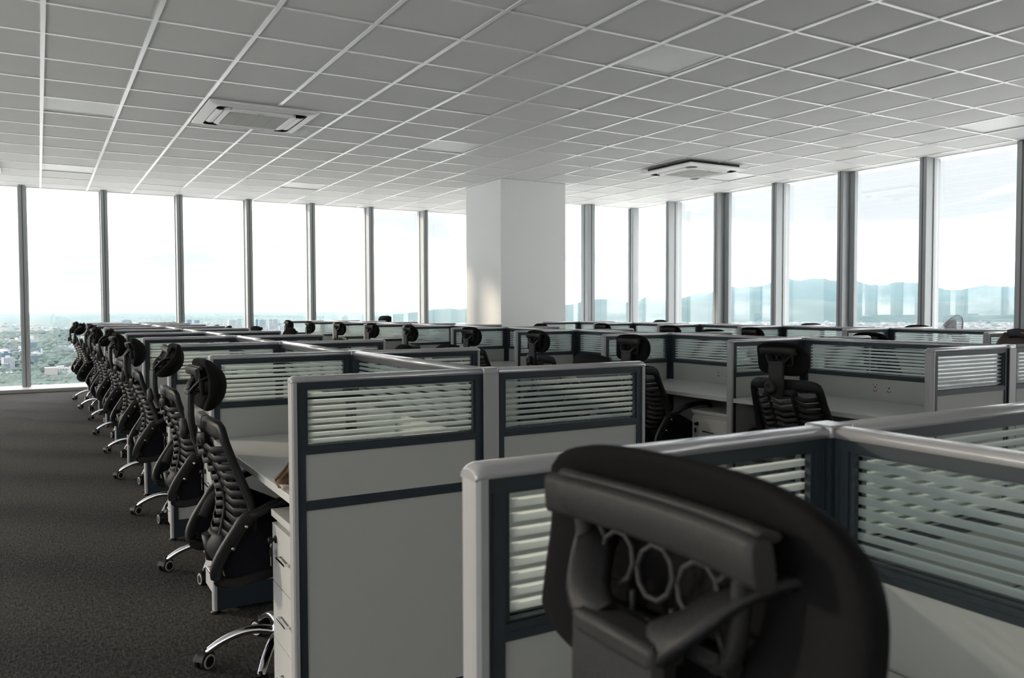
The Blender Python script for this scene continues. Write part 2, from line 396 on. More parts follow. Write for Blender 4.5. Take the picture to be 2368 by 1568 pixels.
# east facade: near edges measured one by one
em = [(11.607, .09, 0), (10.351, .11, .11), (9.079, .105, 0), (7.85, .10, .09), (6.575, .10, 0), (5.30, .14, .11), (4.03, .10, 0), (2.77, .12, .11), (1.5, .10, 0), (.24, .12, .11), (-1.03, .1, 0), (-2.3, .12, .11), (-3.56, .1, 0), (-4.8, .12, .11), (-6.1, .1, 0)]
for yn, w, ext in em:
    mullion(10.22, yn+w/2, w, .17, 'y')
    if ext:
        TN[0] += 1; q = MB(); q.box(10.19, 10.26, yn-ext, yn-.006, .05, CH, 'window_metal', .003); structure(q.build('trim_%d' % TN[0]))
em = [(yn+w/2, w) for yn, w, ext in em]
yy = [12.70] + [y for y, w in em] + [-7.0]
for a, e in zip(yy[:-1], yy[1:]): pane(10.245, 10.257, e+.08, a-.08, .05, CH)
# west facade
wy = [15.1-1.25*k for k in range(18)]
for y in wy: mullion(WX, y, .11, .12, 'w')
for a, e in zip(wy[:-1], wy[1:]): pane(WX-.037, WX-.025, e+.06, a-.06, .05, CH)
# sills
for k, (x0, x1, y0, y1) in enumerate(((WX, JX, 14.55, 15.32), (JX+.15, EX, 12.45, 12.9), (9.95, 10.36, SY, 12.75), (WX-.16, WX+.25, SY, 14.6))):
    TN[0] += 1; q = MB(); q.box(x0, x1, y0, y1, 0, .06, 'sill_metal', .004); q.box(x0+.01, x1-.01, y0-.004, y1-.02, .0, .012, 'window_gasket'); structure(q.build('trim_%d' % TN[0]))
# column
q = MB(); q.box(6.055, 7.225, 10.79, 11.95, 0, CH, 'wall_paint', .006); structure(q.build('wall_column'))

# ------------------------------------------------------------------ ceiling fittings
def ceiling_light():
    r = empty('ceiling_light'); f = MB(); h = .33-.012
    for (x0, x1, y0, y1) in ((-h, h, -h, -h+.018), (-h, h, h-.018, h), (-h, -h+.018, -h+.018, h-.018), (h-.018, h, -h+.018, h-.018)):
        f.box(x0, x1, y0, y1, .004, .05, 'ac_plastic')
    f.box(-h, h, -h, h, .05, .06, 'ac_plastic')
    f.build('housing', r); d = MB(); d.box(-h+.018, h-.018, -h+.018, h-.018, .010, .014, 'diffuser'); d.build('diffuser', r)
    return r
register()
lp = ceiling_light(); register(); snap = snapshot(lp)
light_lab = {(0, 4): 'unlit square ceiling light at far left, left of the left cassette unit', (0, 10): 'small unlit ceiling light at far left, closest to the left windows',
    (6, 4): 'unlit square ceiling light right of the left cassette unit, above the column side', (5, 10): 'small unlit ceiling light above the far windows left of the column',
    (6, -2): 'large unlit square ceiling light, nearest one to the camera, top right of centre', (13, 4): 'unlit ceiling light just behind the right cassette unit',
    (13, -2): 'unlit ceiling light at the right edge above the right windows', (0, -2): 'unlit square ceiling light above and left of the camera'}
for n, (j, i) in enumerate(LIGHTS):
    o = lp if n == 0 else copy_tree(None, None, snap)
    o.location = (GX+(j+.5)*GS, GY+(i+.5)*GS, CH); tag(o, light_lab[(j, i)], 'ceiling light', 'unlit recessed lights in the tile ceiling')

def rr_ring(q, w0, w1, z0, z1, rad0, rad1, mat, n=6):
    """square ring with rounded corners between half widths w0 (outer) and w1 (inner)"""
    def loop(w, rad, z):
        pts = []
        for cx, cy, a0 in ((w-rad, w-rad, 0), (-w+rad, w-rad, 90), (-w+rad, -w+rad, 180), (w-rad, -w+rad, 270)):
            for k in range(n+1):
                a = R(a0+90*k/n); pts.append((cx+rad*math.cos(a), cy+rad*math.sin(a), z))
        return pts
    q.quadgrid([loop(w0, rad0, z0), loop(w1, rad1, z1)], mat, closed_v=True, smooth=False)
def cassette():
    r = empty('ceiling_air_conditioner')
    f = MB()
    rr_ring(f, .52, .52, .0, -.018, .012, .012, 'ac_plastic'); rr_ring(f, .52, .43, -.018, -.034, .012, .05, 'ac_plastic')
    rr_ring(f, .345, .30, -.040, -.046, .07, .03, 'ac_plastic'); rr_ring(f, .30, .285, -.046, -.036, .03, .02, 'ac_plastic')
    rr_ring(f, .43, .43, -.034, -.014, .05, .05, 'ac_dark'); rr_ring(f, .345, .345, -.040, -.014, .07, .07, 'ac_plastic')
    rr_ring(f, .43, .345, -.014, -.014, .05, .07, 'ac_dark')
    f.build('front_panel', r)
    for k in range(4):
        a = k*PI/2; fl = MB(); P = []
        for u in range(9):
            t = -0.29+.58*u/8; bul = .012*(1-(t/.29)**2)
            P.append([Vector((t, .352-bul*0, -.037)), Vector((t, .39, -.040)), Vector((t, .424, -.030)), Vector((t, .424, -.026)), Vector((t, .352, -.032))])
        rot = Matrix.Rotation(a, 3, 'Z'); P = [[rot @ p for p in row] for row in P]
        fl.quadgrid(P, 'ac_plastic', closed_v=True); fl.build('louver', r)
    g = MB(); g.box(-.285, .285, -.285, .285, -.030, -.026, 'ac_dark')
    for k in range(46):
        y = -.28+k*.0124; g.box(-.283, .283, y, y+.0085, -.040, -.034, 'ac_grille')
    for x in (-.14, 0, .14): g.box(x-.003, x+.003, -.283, .283, -.042, -.036, 'ac_grille')
    g.build('intake_grille', r)
    l = MB(); l.box(-.03, -.012, -.325, -.315, -.047, -.0455, 'tower_white'); l.box(.0, .02, -.325, -.315, -.047, -.0455, 'tower_white'); l.build('indicator_light', r)
    hb = MB(); hb.box(-.44, .44, -.44, .44, .0, .22, 'ac_dark'); hb.build('body', r)
    return r
a1 = cassette(); register(); snap = snapshot(a1)
for n, (x, y, dz, lab) in enumerate(((1.93, 8.53, -.012, 'white four-way cassette air conditioner in the ceiling at left, the largest in view'),
        (7.93, 8.66, -.05, 'white four-way cassette air conditioner hanging slightly low near the right windows'),
        (-.93, 13.2, -.012, 'white four-way cassette air conditioner cut off by the left edge of the photo'))):
    o = a1 if n == 0 else copy_tree(None, None, snap)
    o.location = (x, y, CH+dz); tag(o, lab, 'air conditioner', 'ceiling cassette air conditioners')

# ------------------------------------------------------------------ workstation screens
TOP = 1.086
def screen_parts(L, root, free0=False, free1=False, socket=False):
    """a screen along local +x from 0 to L, centred on y=0, standing at z=0"""
    x0 = .016 if free0 else 0.0; x1 = L-(.016 if free1 else 0.0)
    f = MB(); h = .019; m = 'slate_frame'; st = .024
    f.box(x0, x0+st, -h, h, .012, 1.070, m); f.box(x1-st, x1, -h, h, .012, 1.070, m)
    for (z0, z1) in ((1.050, 1.070), (.862, .884), (.702, .730), (.016, .112)): f.box(x0+st, x1-st, -h, h, z0, z1, m)
    # thin raised lips of the extruded rails
    for s in (-1, 1):
        for z in (.872, .711, .721):
            y0, y1 = sorted((s*h, s*(h+.0012))); f.box(x0+st, x1-st, y0, y1, z-.0015, z+.0015, m)
        for x in (x0+.008, x1-.008):
            y0, y1 = sorted((s*h, s*(h+.0012))); f.box(x-.0012, x+.0012, y0, y1, .112, 1.05, m)
    # glazing beads
    bd = .008
    for s in (-1, 1):
        y0, y1 = sorted((s*.004, s*.015))
        f.box(x0+st, x0+st+bd, y0, y1, .884, 1.05, m); f.box(x1-st-bd, x1-st, y0, y1, .884, 1.05, m)
        f.box(x0+st+bd, x1-st-bd, y0, y1, .884, .887, m); f.box(x0+st+bd, x1-st-bd, y0, y1, 1.046, 1.05, m)
    f.build('frame', root)
    g = MB(); g.box(x0+st, x1-st, -.0028, .0028, .884, 1.05, 'screen_glass'); g.build('glass_pane', root)
    for nm_, z0, z1 in (('upper_panel', .730, .862), ('lower_panel', .112, .702)):
        p = MB(); p.box(x0+st, x1-st, -.0145, .0145, z0, z1, 'panel_board'); p.build(nm_, root)
    c = MB(); prof = [(-.0225, 1.068), (-.0225, 1.074)]+[(-.0225+.010*(1-math.cos(R(a_))), 1.074+.0105*math.sin(R(a_))) for a_ in (25, 50, 75)]+[(-.009, 1.0853), (0, TOP), (.009, 1.0853)]+[(.0225-.010*(1-math.cos(R(a_))), 1.074+.0105*math.sin(R(a_))) for a_ in (75, 50, 25)]+[(.0225, 1.074), (.0225, 1.068)]
    cx0, cx1 = (0 if free0 else 0), L
    rows = []
    def ring(x, dz=0, sq=1): return [(x, y*sq, z+dz) for y, z in prof]
    xs = []
    if free0: xs += [(cx0, -.008, .9), (cx0+.006, -.003, .97), (cx0+.014, 0, 1)]
    else: xs += [(cx0, 0, 1)]
    if free1: xs += [(cx1-.014, 0, 1), (cx1-.006, -.003, .97), (cx1, -.008, .9)]
    else: xs += [(cx1, 0, 1)]
    V = c.quadgrid([[(x, y*sq, z+(dz if z > 1.07 else 0)) for y, z in prof] for x, dz, sq in xs], 'cap_metal', closed_v=True, smooth=True)
    c.bm.faces.new(V[0]); c.bm.faces.new(V[-1][::-1]); c.build('top_cap', root)
    for fr, x in ((free0, 0), (free1, L)):
        if not fr: continue
        e = MB(); s = 1 if x == 0 else -1
        pr = [(x+s*.016, -.0225), (x+s*.006, -.0225), (x+s*.0015, -.018), (x, -.010), (x, .010), (x+s*.0015, .018), (x+s*.006, .0225), (x+s*.016, .0225)]
        V = e.quadgrid([[(px, py, .014) for px, py in pr], [(px, py, 1.068) for px, py in pr]], 'post_metal', closed_v=True, smooth=False)
        e.bm.faces.new(V[0]); e.bm.faces.new(V[1]); e.build('end_post', root)
        ft = MB(); ft.lathe([(.02, 0), (.02, .008), (.008, .009), (.008, .02)], 'z', (x+s*.012, 0, 0), 'black_plastic', 12); ft.build('levelling_foot', root)
    if socket:
        for s in (1, -1):
            for n, xx in enumerate((L-.50, L-.59) if s > 0 else (.50, .59)):
                w = MB(); y0, y1 = sorted((s*.0145, s*.0150)); w.box(xx-.04, xx+.04, y0, y1, .765, .84, 'socket_plate')
                y0, y1 = sorted((s*.0148, s*.0156))
                w.box(xx-.003, xx+.003, y0, y1, .808, .818, 'black_plastic')
                w.box(xx-.012, xx-.006, y0, y1, .790, .796, 'black_plastic'); w.box(xx+.006, xx+.012, y0, y1, .790, .796, 'black_plastic')
                w.box(xx-.003, xx+.003, y0, y1, .786, .790, 'black_plastic')
                if n == 0: w.box(xx-.014, xx-.004, y0, y1, .826, .829, 'black_plastic'); w.box(xx+.004, xx+.014, y0, y1, .826, .829, 'black_plastic'); w.box(xx-.002, xx+.002, y0, y1, .826, .829, 'red_led')
                w.build('power_socket', root)
    return root
def post_parts(root, front=False):
    """junction post where the spine meets the dividers, local origin at its centre"""
    p = MB(); p.box(-.0265, .0265, -.0265, .0265, .012, 1.068, 'slate_frame')
    if front: p.box(-.027, .027, -.0285, -.024, .012, 1.068, 'post_metal')
    p.build('junction_post', root)
    c = MB(); c.box(-.027, .027, -.027, .027, 1.066, TOP+.001, 'cap_metal', .004, 2); c.build('junction_cap', root)

BAY, Y0 = 1.263, 2.30
HW = .0275
ISL = {'left': (.605, 1.238, 1.870), 'middle': (3.553, 4.200, 4.836), 'right': (6.205, 6.850, 7.492)}
protoA = empty('partition_screen'); LA = .606; screen_parts(LA, protoA, free0=True); 
protoS = empty('partition_screen'); LS = BAY-2*HW; screen_parts(LS, protoS, socket=True)
protoF = empty('partition_screen'); screen_parts(LA, protoF, free0=True); 
jp = empty('junction_post_unit')
register()
def place_screen(snap_, x, y, rz, label, group, post=None):
    o = copy_tree(None, None, snap_); o.location = (x, y, 0); o.rotation_euler = (0, 0, rz); tag(o, label, 'office partition', group)
    if post is not None:
        pr = empty('tmp'); post_parts(pr, post); register()
        for c in kids(pr): c.parent = o; c.location = (LA+HW, 0, 0)
        bpy.data.objects.remove(pr)
    return o
snA, snS, snF = snapshot(protoA), snapshot(protoS), snapshot(protoF)
SIDE = {'left': ('aisle side', 'window side')}
_POST = {}
def add_post(o, front, lx):
    for nm_ in ('junction_post', 'junction_cap'):
        key = (nm_, front)
        if key not in _POST:
            tmp = empty('tmp'); post_parts(tmp, front); register()
            for c in kids(tmp):
                _POST[(c.name.split('.')[0], front)] = c.data; bpy.data.objects.remove(c)
            bpy.data.objects.remove(tmp)
        c = bpy.data.objects.new(nm_, _POST[key]); col.objects.link(c); c.parent = o; c.location = (lx, 0, 0)
def island(name, xl, xs, xr, rows):
    pos = {'left': 'left workstation island', 'middle': 'middle workstation island', 'right': 'right workstation island by the windows'}[name]
    nn = {'left': 'left island', 'middle': 'middle island', 'right': 'right island'}[name]
    for k in rows:
        y = Y0+BAY*k; q = ordinal(k-rows[0])
        lab = ('glazed partition screen, %s cross divider from the camera, left side of the %s' % (q, nn))
        o = place_screen(snA, xl, y, 0, lab, 'striped glass screens of the %s' % pos)
        o.scale = ((xs-HW-xl)/LA, 1, 1); add_post(o, k == 0, (xs-xl)*LA/(xs-HW-xl))
        lab = ('glazed partition screen, %s cross divider from the camera, right side of the %s' % (q, nn))
        o = place_screen(snA, xr, y, PI, lab, 'striped glass screens of the %s' % pos); o.scale = ((xr-xs-HW)/LA, 1, 1)
        if k != rows[-1]:
            lab = ('glazed spine partition with power sockets, %s bay from the camera along the %s' % (q, nn))
            place_screen(snS, xs, y+HW, PI/2, lab, 'spine screens of the %s' % pos)
island('left', *ISL['left'], list(range(0, 10)))
island('middle', *ISL['middle'], list(range(0, 10)))
island('right', *ISL['right'], list(range(0, 7)))
# foreground island: its far cross divider and the first spine bay
FX0, FXS, FXR, FY = .449, 1.105, 1.76, .885
o = place_screen(snA, FX0, FY, 0, 'nearest glazed partition screen, behind the large dark headrest in the foreground', 'striped glass screens of the foreground island'); o.scale = ((FXS-HW-FX0)/LA, 1, 1)
add_post(o, False, (FXS-FX0)*LA/(FXS-HW-FX0))
o = place_screen(snA, FXR, FY, PI, 'glazed partition screen at the right edge, in line with the nearest one', 'striped glass screens of the foreground island'); o.scale = ((FXR-FXS-HW)/LA, 1, 1)
place_screen(snS, FXS, FY-HW, -PI/2, 'glazed spine screen running towards the camera in the bottom right corner', 'striped glass screens of the foreground island')
o = place_screen(snA, FX0, FY-BAY, 0, 'near cross divider of the foreground island, left arm behind the camera', 'striped glass screens of the foreground island'); o.scale = ((FXS-HW-FX0)/LA, 1, 1)
add_post(o, False, (FXS-FX0)*LA/(FXS-HW-FX0))
for pr_ in (protoA, protoS, protoF):
    register()
    for c in kids(pr_): bpy.data.objects.remove(c)
    bpy.data.objects.remove(pr_)
bpy.data.objects.remove(jp)

# desktops and drawer pedestals
def desk_mesh(w, l):
    q = MB(); q.box(0, w, 0, l, .71, .735, 'desk_laminate', .0015); q.box(w-.03, w-.005, .02, l-.02, .66, .709, 'slate_frame'); return q.mesh('desktop')
DM = {}
def desk(x0, x1, y0, y1, label, group):
    key = (round(x1-x0, 3), round(y1-y0, 3))
    if key not in DM: DM[key] = desk_mesh(x1-x0, y1-y0)
    o = bpy.data.objects.new('desktop', DM[key]); col.objects.link(o); o.location = (x0, y0, 0); tag(o, label, 'desk', group); return o
def flip_desk(x0, x1, y0, y1, label, group):
    key = (round(x1-x0, 3), round(y1-y0, 3))
    if key not in DM: DM[key] = desk_mesh(x1-x0, y1-y0)
    o = bpy.data.objects.new('desktop', DM[key]); col.objects.link(o); o.location = (x1, y1, 0); o.rotation_euler = (0, 0, PI); tag(o, label, 'desk', group); return o
for nm_, rows in (('left', 9), ('middle', 9), ('right', 6)):
    xl, xs, xr = ISL[nm_]
    for k in range(rows):
        y0, y1 = Y0+BAY*k+.0235, Y0+BAY*(k+1)-.0235
        desk(xl+.012, xs-.023, y0, y1, 'white desktop, %s bay from the camera on the left side of the %s island' % (ordinal(k), nm_), 'white desktops of the %s island' % nm_)
        flip_desk(xs+.023, xr-.012, y0, y1, 'white desktop, %s bay from the camera on the right side of the %s island' % (ordinal(k), nm_), 'white desktops of the %s island' % nm_)
desk(FX0+.012, FXS-.023, FY-BAY+.0235, FY-.0235, 'white desktop in front of the camera beyond the foreground headrest', 'white desktops of the foreground island')
flip_desk(FXS+.023, FXR-.012, FY-BAY+.0235, FY-.0235, 'white desktop right of the foreground spine screen, bottom right', 'white desktops of the foreground island')

def pedestal():
    r = empty('drawer_pedestal')                      # front faces -x, origin at floor, front left corner
    b = MB(); W, D, H = .32, .48, .632
    b.box(.016, D, 0, W, .02, H-.022, 'pedestal_paint'); b.box(-.002, D+.004, -.003, W+.003, H-.022, H, 'pedestal_paint', .001)
    b.box(.03, D-.02, .02, W-.02, 0, .02, 'black_plastic')
    b.build('cabinet_body', r)
    for (z0, z1) in ((.025, .215), (.218, .40), (.403, .59)):
        d = MB(); d.box(0, .0155, .003, W-.003, z0, z1, 'pedestal_paint', .0008); dr = d.build('drawer', r)
        hd = MB(); zc = z1-.085; yc = W*.5
        hd.box(-.018, -.013, yc-.05, yc+.05, zc-.004, zc+.004, 'chrome', .001); hd.box(-.014, 0, yc-.05, yc-.044, zc-.003, zc+.003, 'chrome'); hd.box(-.014, 0, yc+.044, yc+.05, zc-.003, zc+.003, 'chrome')
        hd.build('handle', dr)
    lk = MB(); lk.lathe([(.012, 0), (.012, -.004), (.008, -.006)], 'x', (0, W-.05, .545), 'black_plastic', 14); lo = lk.build('lock', r)
    k = MB(); y = W-.05
    k.box(-.012, -.004, y-.001, y+.001, .543, .547, 'key_metal'); k.lathe([(.004, -.008), (.010, -.012), (.010, -.022), (.006, -.026)], 'x', (0, y, .545), 'black_plastic', 10)
    k.tube([(-.017, y+.008*math.cos(t), .528+.010*math.sin(t)) for t in [i*PI/5 for i in range(11)]], .0008, 'key_metal', 5, caps=False)
    k.box(-.021, -.015, y-.009, y+.009, .492, .520, 'black_plastic', .003); k.box(-.0188, -.0172, y-.003, y+.003, .463, .492, 'key_metal')
    k.build('key', lo)
    return r
pd = pedestal(); register(); snap = snapshot(pd)
first = True
for nm_, rows in (('left', 9), ('middle', 9), ('right', 6)):
    xl = ISL[nm_][0]
    for k in range(rows):
        o = pd if first else copy_tree(None, None, snap); first = False
        o.location = (xl+.032, Y0+BAY*k+.03, 0)
        tag(o, 'white drawer pedestal, %s bay from the camera, left side of the %s island' % (ordinal(k), nm_), 'drawer pedestal', 'white drawer pedestals under the desks')

# ------------------------------------------------------------------ the office chair (faces local +x, origin on the floor under its column)
HEAD_PIVOT = Vector((-.235, 0, 1.012))
def lerp_profile(tab, z):
    if z >= tab[0][0]: return tab[0][1]
    for (za, xa), (zb, xb) in zip(tab[:-1], tab[1:]):
        if zb <= z <= za:
            t = (za-z)/(za-zb); return xa+(xb-xa)*t
    return tab[-1][1]
FRONTX = [(.90, -.245), (.85, -.235), (.80, -.222), (.72, -.193), (.65, -.165), (.58, -.150), (.50, -.155), (.46, -.165)]
SPINEX = [(.90, -.285), (.84, -.29), (.80, -.275), (.72, -.235), (.65, -.215), (.58, -.215), (.50, -.235), (.46, -.24)]
def smoothpath(P, sub=4):
    P = [Vector(p) for p in P]; out = []
    for i in range(len(P)-1):
        p0, p1, p2, p3 = P[max(i-1, 0)], P[i], P[i+1], P[min(i+2, len(P)-1)]
        for k in range(sub):
            t = k/sub; out.append(.5*((2*p1)+(p2-p0)*t+(2*p0-5*p1+4*p2-p3)*t*t+(3*p1-p0-3*p2+p3)*t*t*t))
    out.append(P[-1]); return out
def office_chair():
    r = empty('office_chair')
    # --- headrest pad: a bent cushion, local to its pivot
    pv = HEAD_PIVOT
    hp = MB(); nu, nv = 26, 18; rows = []
    for i in range(nu+1):
        u = -1+2*i/nu; ring = []
        wy = .157; 
        for j in range(nv*2):
            th = 2*PI*j/(nv*2)
            # cross-section at u: superellipse in (thickness, height), shrinking at the ends
            e = max(0.0, 1-abs(u)**3.2)**.5
            hz = .088*(.80+.20*e) if abs(u) < 1 else .088*.8
            hz *= max(.12, e)**.35; tx = .028*max(.10, e)**.6
            c, s_ = math.cos(th), math.sin(th)
            zz = math.copysign(abs(s_)**.8, s_)*hz; xx = math.copysign(abs(c)**.7, c)*tx
            bend = -(.050 if zz > 0 else .034)*(abs(zz)/.088)**2.2-.038*abs(u)**2.4
            ring.append(Vector((xx+bend+.010, u*wy, zz+.004)))
        rows.append(ring)
    V = hp.quadgrid(rows, 'black_foam', closed_v=True); hp.bm.faces.new(V[0]); hp.bm.faces.new(V[-1][::-1])
    o = hp.build('headrest_pad', r); o.location = pv
    # --- shell: thick bar under the upper edge, side rails of the window and lower bar
    hs = MB()
    def bx(y): return -.052-.038*(abs(y)/.165)**2
    hs.tube([(bx(y)-.002, y, .046) for y in [(-.110+.22*k/10) for k in range(11)]], .007, 'grey_plastic', 12, ry=.0155, up=(-.25, 0, 1), power=3.5)
    hs.tube([(bx(y)+.004, y, .062) for y in [(-.105+.21*k/10) for k in range(11)]], .008, 'grey_plastic', 8, ry=.004, up=(0, 0, 1))
    for s in (-1, 1):
        hs.tube(smoothpath([(-.060, s*.084, .046), (-.054, s*.081, .02), (-.046, s*.072, -.018), (-.040, s*.055, -.032)]), .0055, 'grey_plastic', 8, ry=.008)
    hs.tube([(-.038, y, -.030) for y in (-.066, -.03, 0, .03, .066)], .008, 'grey_plastic', 8, ry=.008)
    o = hs.build('headrest_shell', r); o.location = pv
    hg = MB()
    hg.box(-.053, -.047, -.074, .074, .034, .040, 'grey_plastic'); hg.box(-.053, -.047, -.066, .066, -.026, -.020, 'grey_plastic')
    def arc(cy, cz, ra, a0, a1, rr=.0022):
        hg.tube([(-.052, cy+ra*math.cos(R(a0+(a1-a0)*k/10)), cz+ra*math.sin(R(a0+(a1-a0)*k/10))) for k in range(11)], rr, 'grey_plastic', 6)
    for cy in (-.042, 0, .042): arc(cy, .012, .0185, 0, 360)
    for s in (-1, 1):
        hg.tube([(-.052, s*.058, .022), (-.052, s*.078, .040)], .0022, 'grey_plastic', 6); hg.tube([(-.052, s*.056, .002), (-.050, s*.070, -.022)], .0022, 'grey_plastic', 6)
        hg.tube([(-.052, s*.021, .030), (-.052, s*.021, .042)], .0022, 'grey_plastic', 6); hg.tube([(-.052, s*.021, -.006), (-.050, s*.021, -.028)], .0022, 'grey_plastic', 6)
    o = hg.build('headrest_grille', r); o.location = pv
    # --- two curved straps from the post to the pad
    br = MB()
    for s in (-1, 1):
        br.tube(smoothpath([(-.312, s*.030, .996), (-.305, s*.050, 1.012), (-.282, s*.072, 1.036), (-.255, s*.094, 1.046), (-.236, s*.106, 1.030), (-.228, s*.108, 1.006)]), .006, 'black_plastic', 10, ry=.017, up=(0, s*1.0, .35), power=3)
    br.box(-.325, -.295, -.044, .044, .985, 1.002, 'grey_plastic', .005, 2)
    br.build('headrest_bracket', r)
    # --- post and its adjusting knob
    sp = MB(); prof = [(1.0, -.312, .043), (.96, -.314, .042), (.92, -.314, .041), (.88, -.310, .039), (.845, -.302, .034), (.815, -.292, .024)]
    rows = [[(x-.011, -w, z), (x-.011, w, z), (x-.004, w+.004, z), (x+.010, w, z), (x+.010, -w, z), (x-.004, -w-.004, z)] for z, x, w in prof]
    V = sp.quadgrid(rows, 'grey_plastic', closed_v=True, smooth=False); sp.bm.faces.new(V[0]); sp.bm.faces.new(V[-1][::-1])
    sp.build('support_post', r)
    kb = MB(); kb.lathe([(.030, 0), (.034, -.006), (.033, -.016), (.024, -.024), (.012, -.026), (.012, -.022), (.001, -.022)], 'x', (-.318, .028, .868), 'grey_plastic', 20); kb.build('height_knob', r)
    # --- backrest outer frame
    bf = MB()
    def fx(z): return lerp_profile(FRONTX, z)
    def fp(y, z): return Vector((fx(z)-.018*(1-(y/.23)**2)*(1 if z > .83 else .3), y, z))
    half = [fp(0, .879), fp(.08, .880), fp(.160, .879), fp(.194, .871), fp(.206, .842), fp(.214, .78), fp(.224, .70), fp(.231, .63), fp(.224, .56), fp(.195, .50), fp(.15, .468), fp(.08, .455), fp(0, .452)]
    wid = [.030, .030, .029, .025, .020, .018, .020, .025, .028, .022, .014, .012, .012]
    for s in (-1, 1):
        side = smoothpath([(p.x, s*p.y, p.z) for p in half], 3); n = len(side)
        ww = [wid[min(i//3, 11)]*(1-(i % 3)/3)+wid[min(i//3+1, 12)]*((i % 3)/3) for i in range(n)]
        bf.tube(side, ww, 'black_plastic', 14, ry=[.017 if i < 7 else .013 for i in range(n)], up=(1, 0, 0), power=3.6)
    bf.build('backrest_frame', r)
    # --- spine: two rails with V shaped ribs, and short ribs out to the frame
    rb = MB()
    def sx(z): return lerp_profile(SPINEX, z)
    for s in (-1, 1):
        rb.tube(smoothpath([(sx(z), s*(.075-.012*(.84-z)/.34), z) for z in (.84, .78, .72, .66, .60, .54, .49)], 3), .0075, 'black_plastic', 8, ry=.006, up=(1, 0, 0), power=4)
    zs = [.822-.0305*k for k in range(11)]
    for z in zs:
        w = .075-.012*(.84-z)/.34
        rb.tube([(sx(z)-.002, -w, z+.006), (sx(z)-.012, -w*.5, z), (sx(z)-.014, 0, z-.008), (sx(z)-.012, w*.5, z), (sx(z)-.002, w, z+.006)], .0022, 'grey_plastic', 8, ry=.0098, up=(0, 0, 1), power=4)
        for s in (-1, 1):
            we = .198 if z > .56 else .165
            rb.tube([(sx(z), s*w, z+.004), (sx(z)*.6+fx(z)*.4-.008, s*(w+(we-w)*.5), z-.012), (fx(z), s*we, z-.004)], .002, 'black_plastic', 8, ry=.0118, up=(0, 0, 1), power=4)
    rb.tube([(sx(.84)+.012, -.10, .848), (sx(.84)-.004, -.05, .842), (sx(.84)-.006, 0, .840), (sx(.84)-.004, .05, .842), (sx(.84)+.012, .10, .848)], .006, 'black_plastic', 8, ry=.020, up=(0, 0, 1), power=3)
    rb.build('backrest_ribs', r)
    # --- fabric stretched over the front
    fb = MB(); rows = []
    for i in range(13):
        z = .865-.40*i/12; hw = .20 if z > .83 else (.212 if z > .56 else .212-(.56-z)*.9)
        rows.append([Vector((fx(z)+.010-.022*(1-(k/6-1)**2), (k/6-1)*hw, z)) for k in range(13)])
    fb.quadgrid(rows, 'mesh_fabric'); fb.build('backrest_mesh', r)
    # --- lumbar pad and lower bowl behind the seat
    lb = MB(); rows = []
    for i in range(15):
        v = i/14; z = .508-.130*v; e = max(.12, math.sin(PI*(.10+.86*v)))**.7
        hw = .092*(.70+.30*e)*(1-.35*v*v); dx = -.228; dp = .052*e
        rows.append([Vector((dx+.02*v-dp*math.cos(R(-90+180*k/16)), hw*math.sin(R(-90+180*k/16)), z)) for k in range(17)]+[Vector((dx+.075, (1-k/6)*hw*.9, z+.004)) for k in range(13)])
    V = lb.quadgrid(rows, 'grey_plastic', closed_v=True); lb.bm.faces.new(V[0]); lb.bm.faces.new(V[-1][::-1])
    lb.build('lumbar_support', r)
    # --- arm loops
    for s in (-1, 1):
        am = MB()
        P = smoothpath([(.150, s*.262, .655), (.06, s*.266, .662), (-.05, s*.268, .648), (-.13, s*.268, .622), (-.172, s*.267, .606), (-.196, s*.265, .592), (-.218, s*.262, .560), (-.262, s*.258, .490), (-.280, s*.254, .440), (-.268, s*.250, .405), (-.232, s*.246, .392), (-.16, s*.24, .398), (-.06, s*.232, .412), (.02, s*.215, .425)], 4)
        n = len(P); am.tube(P, [.026 if i < n*.3 else .015 for i in range(n)], 'black_plastic', 14, ry=[.013 if i < n*.3 else .019 for i in range(n)], power=3.6, up=(-.55, 0, 1))
        am.tube(smoothpath([(.150, s*.262, .655), (.175, s*.262, .63), (.165, s*.25, .56), (.12, s*.235, .47), (.06, s*.215, .43)], 3), .018, 'black_plastic', 10, ry=.012)
        # dark side web between the loop and the seat
        web = [(-.175, .608), (-.225, .53), (-.262, .455), (-.250, .415), (-.20, .40), (.0, .425), (.10, .44), (.10, .50), (-.01, .56), (-.09, .60)]
        va = [am.bm.verts.new((x, s*.250, z)) for x, z in web]; vb = [am.bm.verts.new((x, s*.244, z)) for x, z in web]; mk = am.mi('seat_fabric')
        fa = [am.bm.faces.new(va), am.bm.faces.new(vb[::-1])]+[am.bm.faces.new((va[k], vb[k], vb[(k+1) % len(web)], va[(k+1) % len(web)])) for k in range(len(web))]
        for f_ in fa: f_.material_index = mk
        # joint plate with two bolts
        am.tube(smoothpath([(-.150, s*.246, .605), (-.20, s*.246, .565), (-.236, s*.244, .50)], 3), .010, 'grey_plastic', 8, ry=.022)
        for (bx_, bz) in ((-.19, .578), (-.232, .512)): am.lathe([(.006, 0), (.006, s*.008), (.004, s*.010)], 'y', (bx_, s*.277, bz), 'chrome', 8)
        am.build('armrest', r)
    # --- seat
    st = MB(); rows = []
    for i in range(19):
        v = -1+2*i/18; ring = []
        for j in range(28):
            th = 2*PI*j/28; c, q_ = math.cos(th), math.sin(th)
            e = max(0, 1-abs(v)**5)**.3; hw = .248*(.55+.45*max(.0, e))
            y = math.copysign(abs(c)**.6, c)*hw; z = math.copysign(abs(q_)**.7, q_)*.044*max(.25, e)
            x = .03+v*.235; drop = -.03*max(0, v-.55)**2*5
            ring.append(Vector((x, y, .476+z+drop-.008*(1-(y/.235)**2)*(z > 0))))
        rows.append(ring)
